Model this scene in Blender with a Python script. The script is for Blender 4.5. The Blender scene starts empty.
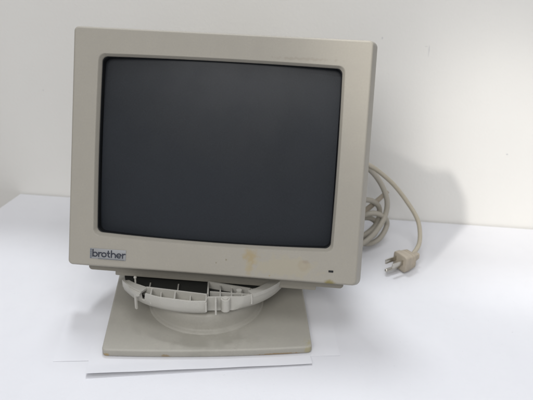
import bpy, bmesh, math, random
from mathutils import Vector, Matrix, Euler
from math import radians, sin, cos, pi
random.seed(7)
SC = bpy.context.scene
COL = SC.collection

# ------------------------------------------------------------------ camera
cam_d = bpy.data.cameras.new('camera')
cam = bpy.data.objects.new('camera', cam_d); COL.objects.link(cam)
CR = Matrix.Rotation(0.1125, 3, 'Z') @ Matrix.Rotation(pi/2-0.4578, 3, 'X') @ Matrix.Rotation(0.0207, 3, 'Z')
cam.matrix_world = Matrix.Translation((0, -0.6043, 0.4895)) @ CR.to_4x4()
cam_d.sensor_width = 36; cam_d.lens = 754.93/533*36
cam_d.clip_start = .01; cam_d.clip_end = 50
cam_d.dof.use_dof = True; cam_d.dof.focus_distance = .78; cam_d.dof.aperture_fstop = 9
SC.camera = cam

# ------------------------------------------------------------------ room light
W = bpy.data.worlds.new('World'); SC.world = W; W.use_nodes = True
nt = W.node_tree; bg = nt.nodes['Background']
tc = nt.nodes.new('ShaderNodeTexCoord'); sp = nt.nodes.new('ShaderNodeSeparateXYZ'); cr = nt.nodes.new('ShaderNodeValToRGB')
nt.links.new(tc.outputs['Generated'], sp.inputs[0])
mp = nt.nodes.new('ShaderNodeMapRange'); mp.inputs['From Min'].default_value = -1
nt.links.new(sp.outputs['Z'], mp.inputs['Value']); nt.links.new(mp.outputs[0], cr.inputs[0]); nt.links.new(cr.outputs[0], bg.inputs[0])
cr.color_ramp.elements[0].position = .42; cr.color_ramp.elements[0].color = (.20, .20, .20, 1)
cr.color_ramp.elements[1].position = .85; cr.color_ramp.elements[1].color = (.42, .425, .45, 1)
bg.inputs[1].default_value = 1.0

def lamp(name, loc, target, size, power, color, shape='DISK', size_y=None):
    d = bpy.data.lights.new(name, 'AREA'); d.shape = shape; d.size = size; d.energy = power; d.color = color
    if size_y: d.size_y = size_y
    o = bpy.data.objects.new(name, d); COL.objects.link(o); o.location = loc
    o.rotation_euler = (Vector(target)-Vector(loc)).to_track_quat('-Z', 'Y').to_euler()
    return o
kd = bpy.data.lights.new('key_lamp', 'SPOT'); kd.energy = 140; kd.color = (1, .965, .915); kd.shadow_soft_size = .045
kd.spot_size = radians(9); kd.spot_blend = .9
ko = bpy.data.objects.new('key_lamp', kd); COL.objects.link(ko); ko.location = (-.88, -1.10, 1.89)
ko.rotation_euler = (Vector((.29, .36, .015))-ko.location).to_track_quat('-Z', 'Y').to_euler()
lamp('fill_lamp', (-.25, -2.6, 2.2), (.0, .3, .1), 2.0, 39, (1, .98, .95), 'RECTANGLE', 1.2)  # added fill with no known source, lifts the wall and gives the screen sheen
lamp('ceiling_lamp', (-.36, 1.02, 2.2), (-.1, .0, 0), .50, 20, (.94, .965, 1))
lamp('overhead_lamp', (.1, -.35, 2.2), (.0, .35, .2), 1.0, 8, (.97, .98, 1))
SC.view_settings.view_transform = 'Standard'; SC.view_settings.look = 'None'
SC.view_settings.exposure = .3; SC.view_settings.gamma = 1

# ------------------------------------------------------------------ helpers
def mesh_obj(name, bm, mat, parent=None, sharp=35, mw=None):
    bmesh.ops.recalc_face_normals(bm, faces=bm.faces)
    me = bpy.data.meshes.new(name); bm.to_mesh(me); bm.free()
    for p in me.polygons: p.use_smooth = True
    me.set_sharp_from_angle(angle=radians(sharp))
    me.materials.append(mat)
    o = bpy.data.objects.new(name, me); COL.objects.link(o)
    if parent: o.parent = parent
    if mw is not None: o.matrix_basis = mw
    return o
def empty(name, loc=(0,0,0), rz=0):
    o = bpy.data.objects.new(name, None); COL.objects.link(o); o.location = loc; o.rotation_euler = (0,0,rz)
    o.empty_display_size = .05; return o
def tag(o, label=None, cat=None, group=None, kind=None):
    if label: o['label'] = label
    if cat: o['category'] = cat
    if group: o['group'] = group
    if kind: o['kind'] = kind
    return o
def box(bm, c, s, rot=None, bev=0):
    r = bmesh.ops.create_cube(bm, size=1)
    vs = r['verts']
    M = Matrix.Translation(c) @ ((rot.to_4x4()) if rot is not None else Matrix()) @ Matrix.Diagonal((*s, 1))
    bmesh.ops.transform(bm, matrix=M, verts=vs)
    if bev:
        es = {e for v in vs for e in v.link_edges}
        bmesh.ops.bevel(bm, geom=list(es), offset=bev, segments=2, affect='EDGES', profile=.5)
def cyl(bm, c, r, h, seg=20, r2=None, M=None):
    R = bmesh.ops.create_cone(bm, cap_ends=True, segments=seg, radius1=r, radius2=r if r2 is None else r2, depth=h)
    bmesh.ops.transform(bm, matrix=Matrix.Translation(c) @ (M or Matrix()), verts=R['verts'])
def wall_seg(bm, p, q, z0p, z1p, z0q, z1q, t):
    p, q = Vector(p), Vector(q); d = (q-p).normalized(); n = Vector((-d.y, d.x))*t/2
    v = []
    for P, a, b in ((p, z0p, z1p), (q, z0q, z1q)):
        for s in (1, -1):
            v += [bm.verts.new((P.x+n.x*s, P.y+n.y*s, a)), bm.verts.new((P.x+n.x*s, P.y+n.y*s, b))]
    a0, a1, b0, b1, c0, c1, d0, d1 = v
    for f in ((a0, a1, b1, b0), (c0, d0, d1, c1), (a0, c0, c1, a1), (b0, b1, d1, d0), (a1, c1, d1, b1), (a0, b0, d0, c0)):
        bm.faces.new(f)
def loft(bm, loops, cap0=False, cap1=False):
    L = [[bm.verts.new(p) for p in l] for l in loops]
    n = len(L[0])
    for a, b in zip(L, L[1:]):
        for i in range(n):
            bm.faces.new((a[i], a[(i+1) % n], b[(i+1) % n], b[i]))
    if cap0: bm.faces.new(L[0])
    if cap1: bm.faces.new(L[-1])
    return L
def catmull(pts, n=10):
    P = [Vector(p) for p in pts]; P = [P[0]*2-P[1]] + P + [P[-1]*2-P[-2]]
    out = []
    for i in range(1, len(P)-2):
        a, b, c, d = P[i-1:i+3]
        for k in range(n):
            t = k/n
            out.append(.5*((2*b)+(c-a)*t+(2*a-5*b+4*c-d)*t*t+(3*b-a-3*c+d)*t**3))
    out.append(P[-2]); return out
def tube(bm, pts, r, seg=14, n=12, flat=1.0):
    P = catmull(pts, n); up = Vector((0, 0, 1)); loops = []; N = None
    for i, p in enumerate(P):
        t = (P[min(i+1, len(P)-1)]-P[max(i-1, 0)]).normalized()
        if N is None: N = t.orthogonal().normalized()
        N = (N - t*N.dot(t)).normalized(); Bn = t.cross(N)
        rr = r(i/(len(P)-1)) if callable(r) else r
        loops.append([p + (N*cos(a)*flat+Bn*sin(a))*rr for a in [2*pi*k/seg for k in range(seg)]])
    loft(bm, loops, True, True)
def rrect(hu, w0, w1, r, v, bow=(0, 0, 0), seg=6, ne=10):
    """rounded rectangle in the u (x), w (z) plane at depth v; bow = bulge of bottom, top, sides"""
    cs = [(-hu+r, w0+r, pi), (hu-r, w0+r, 1.5*pi), (hu-r, w1-r, 0), (-hu+r, w1-r, .5*pi)]
    pts = []
    for i, (cx, cz, a0) in enumerate(cs):
        for k in range(seg+1):
            a = a0 + k*pi/2/seg; pts.append([cx+r*cos(a), cz+r*sin(a)])
        nx = cs[(i+1) % 4]; a1 = nx[2]
        A = pts[-1]; Bp = [nx[0]+r*cos(a1), nx[1]+r*sin(a1)]
        for k in range(1, ne):
            t = k/ne; pts.append([A[0]+(Bp[0]-A[0])*t, A[1]+(Bp[1]-A[1])*t])
    wm = (w0+w1)/2; hh = (w1-w0)/2; o = []
    for u, w in pts:
        fu = max(0, 1-(u/hu)**2); fw = max(0, 1-((w-wm)/hh)**2); s = (w-wm)/hh
        w2 = w + (bow[1] if s > 0 else -bow[0])*fu*abs(s)**3
        u2 = u + bow[2]*fw*(u/hu)**3
        o.append((u2, v, w2))
    return o

# ------------------------------------------------------------------ materials
def new_mat(name):
    m = bpy.data.materials.new(name); m.use_nodes = True
    return m, m.node_tree, m.node_tree.nodes['Principled BSDF']
def noise(nt, scale, detail=4, rough=.55, vec=None, dist=0):
    n = nt.nodes.new('ShaderNodeTexNoise'); n.inputs['Scale'].default_value = scale
    n.inputs['Detail'].default_value = detail; n.inputs['Roughness'].default_value = rough; n.inputs['Distortion'].default_value = dist
    if vec is None:
        t = nt.nodes.new('ShaderNodeTexCoord'); vec = t.outputs['Object']
    nt.links.new(vec, n.inputs['Vector']); return n.outputs['Fac']
def mapr(nt, v, a, b, c=0, d=1):
    m = nt.nodes.new('ShaderNodeMapRange'); m.interpolation_type = 'SMOOTHSTEP'
    nt.links.new(v, m.inputs['Value'])
    for k, x in zip(('From Min', 'From Max', 'To Min', 'To Max'), (a, b, c, d)): m.inputs[k].default_value = x
    return m.outputs['Result']
def mixc(nt, fac, a, b):
    m = nt.nodes.new('ShaderNodeMix'); m.data_type = 'RGBA'
    ins = {'F': m.inputs[0], 'A': m.inputs[6], 'B': m.inputs[7]}
    for k, x in (('F', fac), ('A', a), ('B', b)):
        if hasattr(x, 'is_output') or isinstance(x, bpy.types.NodeSocket): nt.links.new(x, ins[k])
        elif k == 'F': ins[k].default_value = x
        else: ins[k].default_value = (*x, 1)
    return m.outputs[2]
def math_(nt, op, a, b=None):
    m = nt.nodes.new('ShaderNodeMath'); m.operation = op
    for i, x in enumerate((a, b)):
        if x is None: continue
        if isinstance(x, bpy.types.NodeSocket): nt.links.new(x, m.inputs[i])
        else: m.inputs[i].default_value = x
    return m.outputs[0]
def ellipse(nt, c, s, edge=(1, .6), wob=.5, nscale=120):
    """soft-edged wobbly blot centred at c with radii s in object space"""
    t = nt.nodes.new('ShaderNodeTexCoord')
    a = nt.nodes.new('ShaderNodeVectorMath'); a.operation = 'SUBTRACT'; nt.links.new(t.outputs['Object'], a.inputs[0]); a.inputs[1].default_value = c
    b = nt.nodes.new('ShaderNodeVectorMath'); b.operation = 'DIVIDE'; nt.links.new(a.outputs[0], b.inputs[0]); b.inputs[1].default_value = s
    l = nt.nodes.new('ShaderNodeVectorMath'); l.operation = 'LENGTH'; nt.links.new(b.outputs[0], l.inputs[0])
    n = noise(nt, nscale, 4)
    d = math_(nt, 'ADD', l.outputs['Value'], math_(nt, 'MULTIPLY', math_(nt, 'SUBTRACT', n, .5), wob*2))
    return mapr(nt, d, edge[0], edge[1])
def bump(nt, bsdf, h, strength, dist):
    b = nt.nodes.new('ShaderNodeBump'); b.inputs['Strength'].default_value = strength; b.inputs['Distance'].default_value = dist
    nt.links.new(h, b.inputs['Height']); nt.links.new(b.outputs[0], bsdf.inputs['Normal'])
def plastic(name, col, rough=.5, var=.06, stains=(), speck=True, bs=.4):
    m, nt, b = new_mat(name)
    lo = tuple(c*(1-var) for c in col); hi = (min(1, col[0]*(1+var)), min(1, col[1]*(1+var*.95)), col[2]*(1+var*.6))
    c = mixc(nt, mapr(nt, noise(nt, 45, 6, .7), .3, .7), lo, hi)
    c = mixc(nt, mapr(nt, noise(nt, 520, 3, .7), .25, .75), c, tuple(x*.955 for x in col))
    if speck:
        c = mixc(nt, mapr(nt, noise(nt, 420, 2), .74, .80, 0, .55), c, tuple(x*.45 for x in col))
    for (cen, siz, edge, wob, ns, colr, amt) in stains:
        f = ellipse(nt, cen, siz, edge, wob, ns)
        c = mixc(nt, math_(nt, 'MULTIPLY', f, amt), c, colr)
    nt.links.new(c, b.inputs['Base Color'])
    nt.links.new(mapr(nt, noise(nt, 30, 4), .3, .7, rough-.02, rough+.03), b.inputs['Roughness'])
    b.inputs['Specular IOR Level'].default_value = .4
    bump(nt, b, noise(nt, 1600, 2), bs, .00025)
    return m
BEZ = (.326, .306, .263)
tan = (.50, .39, .20)
M_bezel = plastic('aged_beige_plastic', BEZ, .52, .03, stains=[
    ((.042, 0, -.103), (.0085, .02, .0095), (1.3, .1), 1.1, 170, (.315, .25, .135), .85),
    ((.041, 0, -.115), (.0042, .02, .0095), (1.3, .1), 1.0, 220, (.325, .27, .16), .7),
    ((.098, 0, -.108), (.0085, .02, .0075), (1.0, .55), .35, 150, (.275, .225, .165), .7),
    ((.098, 0, -.108), (.004, .02, .0035), (1.0, .4), .3, 150, (.33, .29, .23), .5),
    ((.078, 0, -.111), (.038, .02, .012), (1.1, .6), 1.2, 110, (.345, .312, .232), .6),
    ((.126, 0, -.1245), (.007, .02, .0042), (1.1, .4), .5, 200, (.22, .185, .07), .95),
    ((.085, 0, .1035), (.028, .02, .0016), (1.3, .4), 2.2, 260, (.20, .17, .13), .25),
    ((.0165, 0, -.108), (.0012, .02, .0012), (1, .5), .3, 300, (.2, .18, .12), .7),
    ((.006, 0, -.112), (.001, .02, .001), (1, .5), .3, 300, (.2, .18, .12), .7),
    ((.063, 0, -.1215), (.0012, .02, .001), (1, .5), .3, 300, (.3, .24, .12), .7),
])
M_house = plastic('housing_beige_plastic', (.280, .263, .222), .55, .05)
M_base = plastic('base_beige_grey_plastic', (.352, .338, .298), .5, .04, stains=[
    ((-.043, -.002, .002), (.006, .02, .0022), (1, .5), .6, 400, (.24, .17, .08), .7),
    ((.072, -.002, .0015), (.026, .02, .0013), (1, .5), .9, 300, (.28, .18, .07), .8),
    ((.104, .004, .004), (.006, .02, .006), (1, .4), .7, 300, (.34, .30, .15), .6),
    ((-.104, .0, .002), (.004, .02, .003), (1, .4), .7, 300, (.33, .22, .06), .7),
    ((.00, .012, .008), (.05, .02, .02), (1.1, .4), .9, 90, (.25, .24, .20), .35),
])
M_cradle = plastic('pale_grey_plastic', (.46, .448, .408), .45, .04, bs=.15)
def simple(name, col, rough=.5, metal=0, spec=.5):
    m, nt, b = new_mat(name)
    c = mixc(nt, noise(nt, 60, 3), tuple(x*.9 for x in col), tuple(min(1, x*1.08) for x in col))
    nt.links.new(c, b.inputs['Base Color']); b.inputs['Roughness'].default_value = rough
    b.inputs['Metallic'].default_value = metal; b.inputs['Specular IOR Level'].default_value = spec
    return m
M_black = simple('black_plastic', (.012, .013, .014), .55, 0, .3)
M_gasket = simple('black_screen_mask', (.008, .009, .010), .6, 0, .2)
M_ink = simple('navy_black_print', (.018, .022, .035), .5)
M_badge = simple('silver_grey_label', (.265, .270, .275), .45)
M_badge2 = simple('blue_grey_print', (.10, .12, .15), .45)
M_cord = plastic('beige_rubber_cord', (.43, .39, .31), .5, .06, bs=.1, speck=False)
M_cable = plastic('grey_beige_rubber_cable', (.36, .335, .285), .5, .06, bs=.1, speck=False)
M_plug = plastic('tan_rubber_plug', (.41, .36, .29), .55, .08, bs=.15)
M_metal = simple('nickel_plated_metal', (.55, .53, .48), .28, 1)

# screen glass: grey phosphor behind slightly matt glass
M_glass, nt, b = new_mat('grey_tube_glass')
c = mixc(nt, mapr(nt, noise(nt, 9, 3), .3, .7), (.0070, .0095, .0135), (.009, .012, .0170))
c = mixc(nt, mapr(nt, noise(nt, 900, 2), .35, .7, 0, .25), c, (.020, .025, .032))
nt.links.new(c, b.inputs['Base Color']); b.inputs['Roughness'].default_value = .42
b.inputs['Specular IOR Level'].default_value = .3
b.inputs['Coat Weight'].default_value = .14
b.inputs['Coat Roughness'].default_value = .3
nt.links.new(mapr(nt, noise(nt, 25, 5), .35, .75, .55, .62), b.inputs['Roughness'])

# painted wall with faint mottling and a few marks
M_wall, nt, b = new_mat('off_white_wall_paint')
c = mixc(nt, mapr(nt, noise(nt, 3, 5), .3, .7), (.72, .71, .68), (.75, .74, .708))
for cen, siz, amt in (((.0945, 0, .241), (.0011, .05, .009), .28), ((.0905, 0, .246), (.0025, .05, .001), .2), ((.2118, 0, .1069), (.0016, .05, .0013), .5),
                      ((.0348, 0, .254), (.0013, .05, .0022), .35), ((.25, 0, .20), (.0012, .05, .0012), .4), ((-.42, 0, .16), (.001, .05, .0012), .35)):
    c = mixc(nt, math_(nt, 'MULTIPLY', ellipse(nt, cen, siz, (1, .5), .6, 200), amt), c, (.34, .34, .38))
nt.links.new(c, b.inputs['Base Color']); b.inputs['Roughness'].default_value = .55
bump(nt, b, noise(nt, 220, 5, .6), .3, .0008)

# white table covering: faintly blue, satin
M_table, nt, b = new_mat('white_satin_tabletop')
c = mixc(nt, mapr(nt, noise(nt, 5, 5), .3, .7), (.64, .645, .672), (.665, .67, .695))
c = mixc(nt, mapr(nt, noise(nt, 260, 3), .70, .78, 0, .3), c, (.42, .42, .44))
c = mixc(nt, mapr(nt, noise(nt, 38, 8, .75), .45, .8, 0, .25), c, (.58, .585, .61))
nt.links.new(c, b.inputs['Base Color']); b.inputs['Roughness'].default_value = .4
bump(nt, b, noise(nt, 500, 5, .6), .25, .0004)
M_paper, nt, b = new_mat('white_paper')
c = mixc(nt, mapr(nt, noise(nt, 20, 4), .3, .7), (.650, .655, .682), (.675, .68, .705))
nt.links.new(c, b.inputs['Base Color']); b.inputs['Roughness'].default_value = .7
M_floor = simple('grey_floor', (.22, .21, .20), .7)

# ------------------------------------------------------------------ setting
bm = bmesh.new(); box(bm, (0, .0250, -.21), (7, .05, 1.16))
wall = mesh_obj('wall', bm, M_wall, mw=Matrix.Translation((0, .3527, 0)) @ Matrix.Rotation(.00632, 4, 'Z')); tag(wall, kind='structure')
bm = bmesh.new(); box(bm, (0, 0, -.785), (8, 8, .05)); floor = mesh_obj('floor', bm, M_floor); tag(floor, kind='structure')

TZ = -.0008
bm = bmesh.new()
poly = [(-.4735, .3485), (.95, .3575), (1.0, -.50), (-.640, -.50)]
top = [bm.verts.new((x, y, TZ)) for x, y in poly]; bot = [bm.verts.new((x, y, TZ-.024)) for x, y in poly]
bm.faces.new(top); bm.faces.new(bot[::-1])
for i in range(4): bm.faces.new((top[i], bot[i], bot[(i+1) % 4], top[(i+1) % 4]))
bmesh.ops.bevel(bm, geom=bm.edges[:], offset=.0015, segments=2, affect='EDGES')
table = empty('table', (0, 0, -.76))
tt = mesh_obj('tabletop', bm, M_table, table, mw=Matrix.Translation((0, 0, .76)))
tag(table, 'white satin tabletop pushed up against the off-white wall', 'table')
for lx, ly in ((-.42, .28), (.88, .28), (-.52, -.42), (.9, -.42)):
    bm = bmesh.new(); box(bm, (lx, ly, .3672), (.04, .04, .734), bev=.003); mesh_obj('leg', bm, M_floor, table)

# dark cable that peeks out behind the table's back left corner
bm = bmesh.new(); tube(bm, [(-.5185, .354, -.030), (-.524, .354, -.034), (-.545, .353, -.045), (-.60, .352, -.09), (-.66, .352, -.25), (-.67, .352, -.74)], .0035)
tag(mesh_obj('wall_cable', bm, M_black), 'black cable hanging down the wall behind the back left table corner', 'cable')

# two sheets of paper below the monitor's foot
def sheet(name, corner, ang, w, d, z, label, curl=None):
    bm = bmesh.new(); nx, ny = 40, 40; top = {}; bot = {}
    for i in range(nx+1):
        for j in range(ny+1):
            x = w*i/nx; y = d*(j/ny)**2
            h = 0
            if curl:
                h = curl(i/nx)*max(0, 1-y/.019)**1.4
            h += .00015*sin(i*.5)*max(0, 1-y/.03)
            h = max(h, 0)
            top[i, j] = bm.verts.new((x, y, h)); bot[i, j] = bm.verts.new((x, y, h-.00022))
    for i in range(nx):
        for j in range(ny):
            bm.faces.new((top[i, j], top[i+1, j], top[i+1, j+1], top[i, j+1]))
            bm.faces.new((bot[i, j], bot[i, j+1], bot[i+1, j+1], bot[i+1, j]))
    for i in range(nx):
        bm.faces.new((top[i, 0], bot[i, 0], bot[i+1, 0], top[i+1, 0])); bm.faces.new((top[i, ny], top[i+1, ny], bot[i+1, ny], bot[i, ny]))
    for j in range(ny):
        bm.faces.new((top[0, j], top[0, j+1], bot[0, j+1], bot[0, j])); bm.faces.new((top[nx, j], bot[nx, j], bot[nx, j+1], top[nx, j+1]))
    o = mesh_obj(name, bm, M_paper, sharp=30); o.location = (*corner, z); o.rotation_euler = (0, 0, ang)
    tag(o, label, 'paper', 'paper sheets under the monitor foot'); return o
sheet('paper_sheet', (-.281, -.0187), radians(10.2), .294, .216, TZ+.00032, 'lower white paper sheet, wider than the foot, its right edge showing beside the monitor base')
sheet('paper_sheet', (-.2400, -.0370), radians(13.0), .2265, .24, TZ+.00066, 'upper white paper sheet sticking out before the foot, its left front corner curled up', curl=lambda t: .0026*(1-t)**1.3+.0014)

# ------------------------------------------------------------------ the monitor
ROOT = Matrix.Translation((-.1277, .0143, 0)) @ Matrix.Rotation(.1698, 4, 'Z')
mon = empty('computer_monitor', (-.1277, .0143, 0), .1698)
tag(mon, 'old beige tube monitor with dark grey screen on a square swivel foot', 'monitor')
MM = Matrix.Translation((-.1340, .1054, .1840)) @ (Matrix.Rotation(.022, 4, 'Z') @ Matrix.Rotation(-.3373, 4, 'X') @ Matrix.Rotation(.0069, 4, 'Y'))
ML = ROOT.inverted() @ MM

# front bezel
bm = bmesh.new()
BOW = (.0028, .0012, .0010)
loops = [rrect(.1592, -.1312, .1268, .0062, .034), rrect(.1585, -.1305, .1265, .0060, .026), rrect(.1545, -.1262, .1253, .0050, .0045),
         rrect(.1538, -.1254, .1248, .0047, .0018), rrect(.1530, -.1246, .1242, .0042, .0005), rrect(.1520, -.1236, .1233, .0037, 0), rrect(.1514, -.1230, .1227, .0034, 0),
         rrect(.1277, -.0927, .0992, .0068, 0, BOW),
         rrect(.1272, -.0922, .0987, .0065, 0, BOW), rrect(.1267, -.0917, .0982, .0062, .0005, BOW), rrect(.1264, -.0914, .0979, .0061, .0009, BOW),
         rrect(.1250, -.0900, .0965, .0058, .0039, BOW), rrect(.1248, -.0898, .0963, .0058, .0042, BOW), rrect(.1244, -.0892, .0959, .0056, .0052, BOW), rrect(.1244, -.0892, .0959, .0056, .0065, BOW)]
loft(bm, loops)
bez = mesh_obj('bezel', bm, M_bezel, mon, sharp=42, mw=ML)
bm = bmesh.new()
loft(bm, [rrect(.1245, -.0893, .0960, .0056, .0066, BOW), rrect(.1238, -.0886, .0953, .0062, .0070, BOW), rrect(.1230, -.0880, .0947, .0068, .0320, BOW)])
mesh_obj('screen_surround', bm, M_gasket, bez)
# tube face
bm = bmesh.new(); nx, ny = 48, 40; g = {}
for i in range(nx+1):
    for j in range(ny+1):
        u = -.1240+.248*i/nx; w = -.0910+.188*j/ny
        g[i, j] = bm.verts.new((u, .0062+(u*u+(w-.0032)**2)/(2*1.15), w))
for i in range(nx):
    for j in range(ny): bm.faces.new((g[i, j], g[i+1, j], g[i+1, j+1], g[i, j+1]))
ext = bmesh.ops.extrude_face_region(bm, geom=bm.faces[:])
bmesh.ops.translate(bm, vec=(0, .008, 0), verts=[e for e in ext['geom'] if isinstance(e, bmesh.types.BMVert)])
mesh_obj('screen', bm, M_glass, mon, sharp=60, mw=ML)

# rear housing
bm = bmesh.new()
loft(bm, [rrect(.1415, -.1372, .118, .004, .0335), rrect(.1415, -.1372, .118, .005, .045), rrect(.138, -.126, .118, .020, .062), rrect(.127, -.112, .1155, .034, .088),
          rrect(.123, -.106, .112, .034, .096), rrect(.094, -.094, .080, .022, .142), rrect(.082, -.084, .064, .020, .205), rrect(.078, -.078, .058, .020, .218), rrect(.070, -.069, .050, .018, .222)], True, True)
hs = mesh_obj('housing', bm, M_house, mon, sharp=40, mw=ML)
bm = bmesh.new()
box(bm, (0, .0475, -.1382), (.224, .024, .0078), bev=.0012); mesh_obj('underside_strip', bm, M_house, hs)
for k in range(13):   # cooling slots along the top
    bm = bmesh.new(); box(bm, (-.072+.012*k, .119, .0972), (.004, .030, .002), rot=Matrix.Rotation(-.608, 3, 'X'), bev=.0006); mesh_obj('vent_slot', bm, M_black, hs)

# badge, lettering, power light
bm = bmesh.new(); box(bm, (-.1104, -.0002, -.1116), (.0392, .0008, .0112), bev=.0003)
badge = mesh_obj('badge', bm, M_badge, bez)
def ribbon(bm, pts, w, y0=-.0010, y1=-.0004):
    P = [Vector((p[0], p[1])) for p in pts]; n = len(P); L = []
    for i, p in enumerate(P):
        t = (P[min(i+1, n-1)]-P[max(i-1, 0)]).normalized(); q = Vector((-t.y, t.x))*w/2
        L.append((p+q, p-q))
    vs = [[bm.verts.new((a.x, y, a.y)) for y in (y0, y1) for a in pr] for pr in L]
    for a, c in zip(vs, vs[1:]):
        bm.faces.new((a[0], a[1], c[1], c[0])); bm.faces.new((a[2], c[2], c[3], a[3])); bm.faces.new((a[0], c[0], c[2], a[2])); bm.faces.new((a[1], a[3], c[3], c[1]))
    bm.faces.new((vs[0][0], vs[0][2], vs[0][3], vs[0][1])); bm.faces.new((vs[-1][0], vs[-1][1], vs[-1][3], vs[-1][2]))
def arc(cx, cz, rx, rz, a0, a1, n=14): return [(cx+rx*cos(radians(a0+(a1-a0)*k/n)), cz+rz*sin(radians(a0+(a1-a0)*k/n))) for k in range(n+1)]
bm = bmesh.new(); X = -.1266; Zb = -.1150; xh = .0053; A = .0081; s = .00118; r = .00238; h2 = xh/2
def L_b(x): ribbon(bm, [(x, Zb), (x, Zb+A)], s, -.00102); ribbon(bm, arc(x+r, Zb+h2, r, h2-s/2+.0001, 0, 360), s); return 2*r
def L_r(x): ribbon(bm, [(x, Zb), (x, Zb+xh)], s, -.00102); ribbon(bm, arc(x+.0024, Zb+xh-.0026, .0024, .0021, 175, 70, 8), s); return .0030
def L_o(x): ribbon(bm, arc(x+r, Zb+h2, r, h2-s/2+.0001, 0, 360), s); return 2*r
def L_t(x): ribbon(bm, [(x+.0010, Zb+A-.0007), (x+.0010, Zb+.0020)]+arc(x+.0026, Zb+.0021, .0016, .0015, 200, 280, 6), s, -.00102); ribbon(bm, [(x-.0006, Zb+xh-s/2), (x+.0030, Zb+xh-s/2)], s*.9); return .0030
def L_h(x): ribbon(bm, [(x, Zb), (x, Zb+A)], s, -.00102); ribbon(bm, arc(x+.0022, Zb+xh-.0027, .0022, .0022, 178, 0, 10)+[(x+.0044, Zb)], s); return .0044
def L_e(x): ribbon(bm, arc(x+r, Zb+h2, r, h2-s/2+.0001, 0, 315), s); ribbon(bm, [(x+.0002, Zb+h2-.0001), (x+2*r-.0002, Zb+h2-.0001)], s*.8, -.00102); return 2*r
for f, gap in ((L_b, .0016), (L_r, .0003), (L_o, .0013), (L_t, .0014), (L_h, .0014), (L_e, .0016), (L_r, 0)): X += f(X)+gap
print('logo end', X)
mesh_obj('lettering', bm, M_ink, bez)
bm = bmesh.new()
for k in range(5): box(bm, (-.1288, -.0007, -.1074-.0021*k), (.0012, .0008, .0014))
box(bm, (-.1066, -.0007, -.1168), (.0285, .0007, .00028))
mesh_obj('emblem', bm, M_badge2, bez)
bm = bmesh.new(); box(bm, (.1266, -.0001, -.1121), (.0050, .0010, .0021), bev=.0003)
mesh_obj('power_light', bm, M_black, bez)

# base plate: square foot with slightly bowed front
bm = bmesh.new()
def plate(ins, z):
    hw, y0, y1, r = .1083-ins, .0+ins, .2369-ins, .005
    p = []
    for cx, cy, a0 in ((-hw+r, y0+r, 180), (hw-r, y0+r, 270), (hw-r, y1-r, 0), (-hw+r, y1-r, 90)):
        for k in range(6): a = radians(a0+18*k); p.append((cx+r*cos(a), cy+r*sin(a)))
        if a0 == 180:
            for k in range(1, 20): p.append((-hw+r+(2*hw-2*r)*k/20, y0))
    return [(x, y-(.0042*max(0, 1-(x/hw)**2) if y < .02 else 0), z) for x, y in p]
loft(bm, [plate(.0012, .0), plate(.0002, .0010), plate(0, .0016), plate(0, .0066), plate(.0001, .0072), plate(.0006, .0079), plate(.0014, .0083), plate(.0024, .0083)], True, True)
mesh_obj('base_plate', bm, M_base, mon, sharp=50)
# turntable ring
bm = bmesh.new(); TCX, TCY = -.003, .0870
prof = [(.0645, .0080), (.0636, .0095), (.0622, .0102), (.0606, .0108), (.0598, .0125), (.0592, .0190), (.0587, .0262), (.0575, .0285), (.0540, .0298), (.049, .0305)]
loft(bm, [[(TCX+R*cos(a), TCY+R*sin(a), z) for a in [2*pi*k/72 for k in range(72)]] for R, z in prof], True, True)
mesh_obj('turntable', bm, M_base, mon, sharp=50)

# tilt cradle: bowl with open ribbed front
CX, CY, CRAD = -.006, .1175, .0975
def topz(y): return .052-.14*(y-.02)
def clip(x, y):
    if -.0668 < x < -.0005:
        yl = .0359+(x+.0663)*(-.0214/.0651)
        y = max(y, yl)
    elif x >= -.0005:
        y = max(y, .0300)
    d = (-(x+.0930)+(y-.0778))/2
    if d > 0: x, y = x+d, y-d
    return x, y
bm = bmesh.new(); N = 400; loops = []
for R, dz in ((1.0, 0), (1.0, -.003), (.995, -.008), (.985, -.0125), (.955, -.0165), (.84, -.0195), (.55, -.022)):
    l = []
    for k in range(N):
        a = 2*pi*k/N; x, y = CX+CRAD*R*cos(a), CY+CRAD*R*sin(a)
        cut = y-.0778 > x+.0930; x, y = clip(x, y)
        if cut or (-.0708 < x < -.0668 and y < .06): dz2 = min(dz, -.0095)
        else: dz2 = dz
        l.append((x, y, topz(min(y, .20))+dz2))
    loops.append(l)
def inset(l, t, dz):
    out = []
    for x, y, z in l:
        d = Vector((x-CX, y-CY)); d = d*(1-t/d.length); out.append((CX+d.x, CY+d.y, z+dz))
    return out
inner = [inset(loops[k], .0018, .0008) for k in (5, 4, 3, 1, 0)]
inner[-1] = inset(loops[0], .0018, 0)
L = loft(bm, loops[::-1]+inner[::-1], True, True)
cradle = mesh_obj('tilt_cradle', bm, M_cradle, mon, sharp=35)
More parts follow.
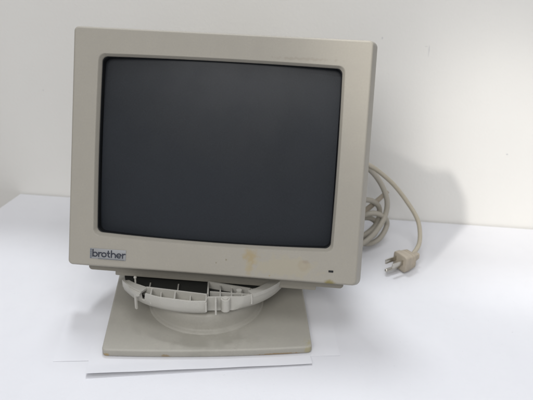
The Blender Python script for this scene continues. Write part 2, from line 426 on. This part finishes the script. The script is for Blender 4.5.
# inner walls and ribs of the cradle
def rib(p, q, h0, t=.0016, dz=-.0012):
    h = .0115; bm = bmesh.new()
    wall_seg(bm, p, q, topz(p[1])-h, topz(p[1])+dz, topz(q[1])-h, topz(q[1])+dz, t)
    return mesh_obj('rib', bm, M_cradle, cradle)
rib((-.066, .0575), (-.0010, .0378), .014, .0018, -.0002)
for fx in (-.0600, -.0345, -.0015):
    yl = .0359+(fx+.0663)*(-.0214/.0651)
    rib((fx, yl+.0035), (fx, .0575+(fx+.066)*(-.0197/.065)), .014, .0016, -.0012)
rib((.0000, .0395), (.0000, .0700), .014, .0016, -.0004)
rib((.0000, .0700), (.0450, .0515), .014, .0018, -.0004)
rib((.0460, .0345), (.0460, .0515), .014, .0016, -.0004)
rib((.0250, .0320), (.0250, .0590), .014, .0016, -.003)
rib((-.0490, .0335), (-.0500, .0525), .014, .0012, -.004)
rib((-.0180, .0235), (-.0185, .0430), .014, .0012, -.004)
rib((.0130, .0320), (.0130, .0640), .014, .0014, -.002)
rib((-.0330, .0500), (-.0330, .0760), .014, .0014, -.006)
rib((-.0640, .0580), (-.0640, .0800), .014, .0014, -.006)
rib((.0360, .0320), (.0360, .0545), .014, .0012, -.0035)
rib((.0020, .0490), (.0455, .0410), .014, .0014, -.0025)
rib((.0460, .0515), (.0700, .0600), .014, .0016, -.0015)
rib((-.0660, .0575), (-.0870, .0735), .014, .0016, -.0008)
bm = bmesh.new()   # cell floor
pl = [(-.0620, .0430), (-.0030, .0235), (.0000, .0370), (.0440, .0370), (.0440, .0510), (.0000, .0690), (-.0010, .0380), (-.0650, .0570)]
loft(bm, [[(x, y, topz(y)-.0118) for x, y in pl], [(x, y, topz(y)-.0100) for x, y in pl]], True, True); mesh_obj('cell_floor', bm, M_cradle, cradle)
bm = bmesh.new(); cyl(bm, (.0330, .0460, .0440), .0030, .0100); mesh_obj('screw_boss', bm, M_cradle, cradle)
bm = bmesh.new(); wall_seg(bm, (.0085, .0190), (.0085, .031), .036, .0515, .036, .0505, .0018); mesh_obj('hook', bm, M_cradle, cradle)
bm = bmesh.new(); cyl(bm, (.0185, .0275, .0435), .0048, .0140); cyl(bm, (.0185, .0275, .0508), .0030, .0020); mesh_obj('screw_boss', bm, M_cradle, cradle)
bm = bmesh.new(); wall_seg(bm, (-.0775, .0475), (-.0755, .0455), .0265, .046, .0265, .046, .0018); mesh_obj('hook', bm, M_cradle, cradle)
bm = bmesh.new(); cyl(bm, (-.0790, .0700, .0470), .0010, .008, 10); bmesh.ops.create_uvsphere(bm, u_segments=12, v_segments=8, radius=.0018, matrix=Matrix.Translation((-.0790, .0700, .0510))); mesh_obj('pin', bm, M_cradle, cradle)
bm = bmesh.new()
pl = [(-.0915, .0765), (-.0880, .0660), (-.0820, .0510), (-.0745, .0395), (-.0715, .0405), (-.0700, .0480), (-.0655, .0560), (-.0720, .0610), (-.0800, .0700), (-.0870, .0775)]
loft(bm, [[(x, y, topz(y)-.0032) for x, y in pl], [(x, y, topz(y)-.0010) for x, y in pl]], True, True); mesh_obj('web', bm, M_cradle, cradle)
# broad rim flange at the right
bm = bmesh.new(); n = 30; a0, a1 = radians(-57), radians(5); L = []
for k in range(n+1):
    a = a0+(a1-a0)*k/n
    l = []
    for R, dz in ((CRAD+.0006, .0006), (CRAD+.0006, -.0036), (CRAD-.0095, -.0036), (CRAD-.0095, .0006)):
        x, y = CX+R*cos(a), CY+R*sin(a); l.append((x, y, topz(y)+dz))
    L.append(l)
loft(bm, L, True, True); mesh_obj('rim_flange', bm, M_cradle, cradle)
# dark plate added inside, its colour stands in for the cavity's deep shade
bm = bmesh.new()
l = [(CX+CRAD*.93*cos(a), max(CY+CRAD*.93*sin(a), .0600-.30*(CX+.06+CRAD*.93*cos(a))), 0) for a in [2*pi*k/60 for k in range(60)]]
loft(bm, [[(x, y, topz(y)-.0105) for x, y, z in l], [(x, y, topz(y)-.0085) for x, y, z in l]], True, True)
mesh_obj('cavity_shade_plate', bm, simple('cavity_shade_grey', (.035, .036, .033), .6, 0, .3), cradle)

# ------------------------------------------------------------------ cords
pc = empty('power_cord', (.09, .24, TZ)); inv = Matrix.Translation((-.09, -.24, -TZ))
tag(pc, 'beige power cord arching from behind the monitor down to its three-pin plug', 'power cord')
bm = bmesh.new()
tube(bm, [(.0868, .2268, .0115), (.0925, .2345, .0135), (.0995, .2490, .0190), (.1010, .268, .0265), (.0974, .285, .0369), (.0848, .300, .0513), (.0661, .305, .0722), (.0474, .295, .0925), (.0292, .275, .1125), (.0047, .250, .1308), (-.02, .232, .130), (-.06, .205, .120)], .00285)
mesh_obj('cord', bm, M_cord, pc, mw=inv)
bm = bmesh.new()   # bundle of the same cord tied behind the monitor
tube(bm, [(-.02, .262, .012), (.0107, .280, .0282), (.0307, .289, .0421), (.0455, .297, .0541), (.0575, .303, .0650)], lambda t: .0046-.0018*t)
mesh_obj('cord_bundle', bm, M_plug, pc, mw=inv)
# plug
PD = Vector((-.0249, -.0206, 0)).normalized(); PA = math.atan2(PD.y, PD.x)
PM = inv @ Matrix.Translation((.0742, .2140, .0112)) @ Matrix.Rotation(PA, 4, 'Z')      # local +x = prong direction
bm = bmesh.new()
def sec(x, hy, hz, r=.35, dz=0):
    o = []
    for k in range(24):
        a = 2*pi*k/24; cx, sx = cos(a), sin(a); e = .32
        o.append((x, hy*math.copysign(abs(cx)**e, cx), dz+hz*math.copysign(abs(sx)**e, sx)))
    return o
loft(bm, [sec(.0000, .0105, .0098), sec(-.0008, .0116, .0108), sec(-.0075, .0118, .0108), sec(-.0085, .0108, .0100), sec(-.0095, .0108, .0100), sec(-.0125, .0106, .0098), sec(-.0128, .0100, .0092), sec(-.0140, .0100, .0092), sec(-.0143, .0104, .0096), sec(-.0158, .0103, .0095), sec(-.0161, .0097, .0089), sec(-.0172, .0097, .0089), sec(-.0175, .0101, .0093), sec(-.0190, .0098, .0090), sec(-.0215, .0072, .0072), sec(-.0240, .0046, .0048), sec(-.0300, .0038, .0038, dz=.001)], True, True)
mesh_obj('plug', bm, M_plug, pc, sharp=50, mw=PM)
for y in (-.0063, .0063):
    bm = bmesh.new(); box(bm, (.0085, y, .0025), (.0175, .0015, .0063), bev=.0004); mesh_obj('prong', bm, M_metal, pc, mw=PM)
bm = bmesh.new(); cyl(bm, (.0100, 0, -.0058), .0023, .0200, 14, None, Matrix.Rotation(pi/2, 4, 'Y')); bmesh.ops.create_uvsphere(bm, u_segments=12, v_segments=8, radius=.0023, matrix=Matrix.Translation((.0200, 0, -.0058)))
mesh_obj('prong', bm, M_metal, pc, mw=PM)

bm = bmesh.new()
tube(bm, [(-.075, .235, .105), (-.02, .255, .118), (.0075, .270, .1199), (.0284, .280, .1061), (.0453, .285, .0856), (.0563, .285, .0608), (.0555, .280, .0399), (.0461, .265, .0265), (.0328, .250, .0174), (.0132, .242, .0081),
          (-.010, .245, .0040), (-.018, .262, .0300), (.0080, .272, .0560), (.0330, .283, .0600), (.0480, .290, .0450), (.0440, .283, .0230), (.0200, .268, .0090), (-.015, .262, .0045), (.0040, .276, .0200), (.0333, .275, .0436), (.0520, .280, .0400), (.0594, .285, .0250), (.0500, .270, .0110), (.0322, .260, .0080), (.0130, .262, .0200), (.0180, .272, .0340), (.0360, .285, .0330), (.0480, .291, .0190), (.0390, .285, .0045), (.0100, .280, .0036), (-.03, .27, .0036)], .0035, n=14)
tag(mesh_obj('video_cable', bm, M_cable), 'thick grey-beige cable coiled in loops behind the right side of the monitor', 'cable')
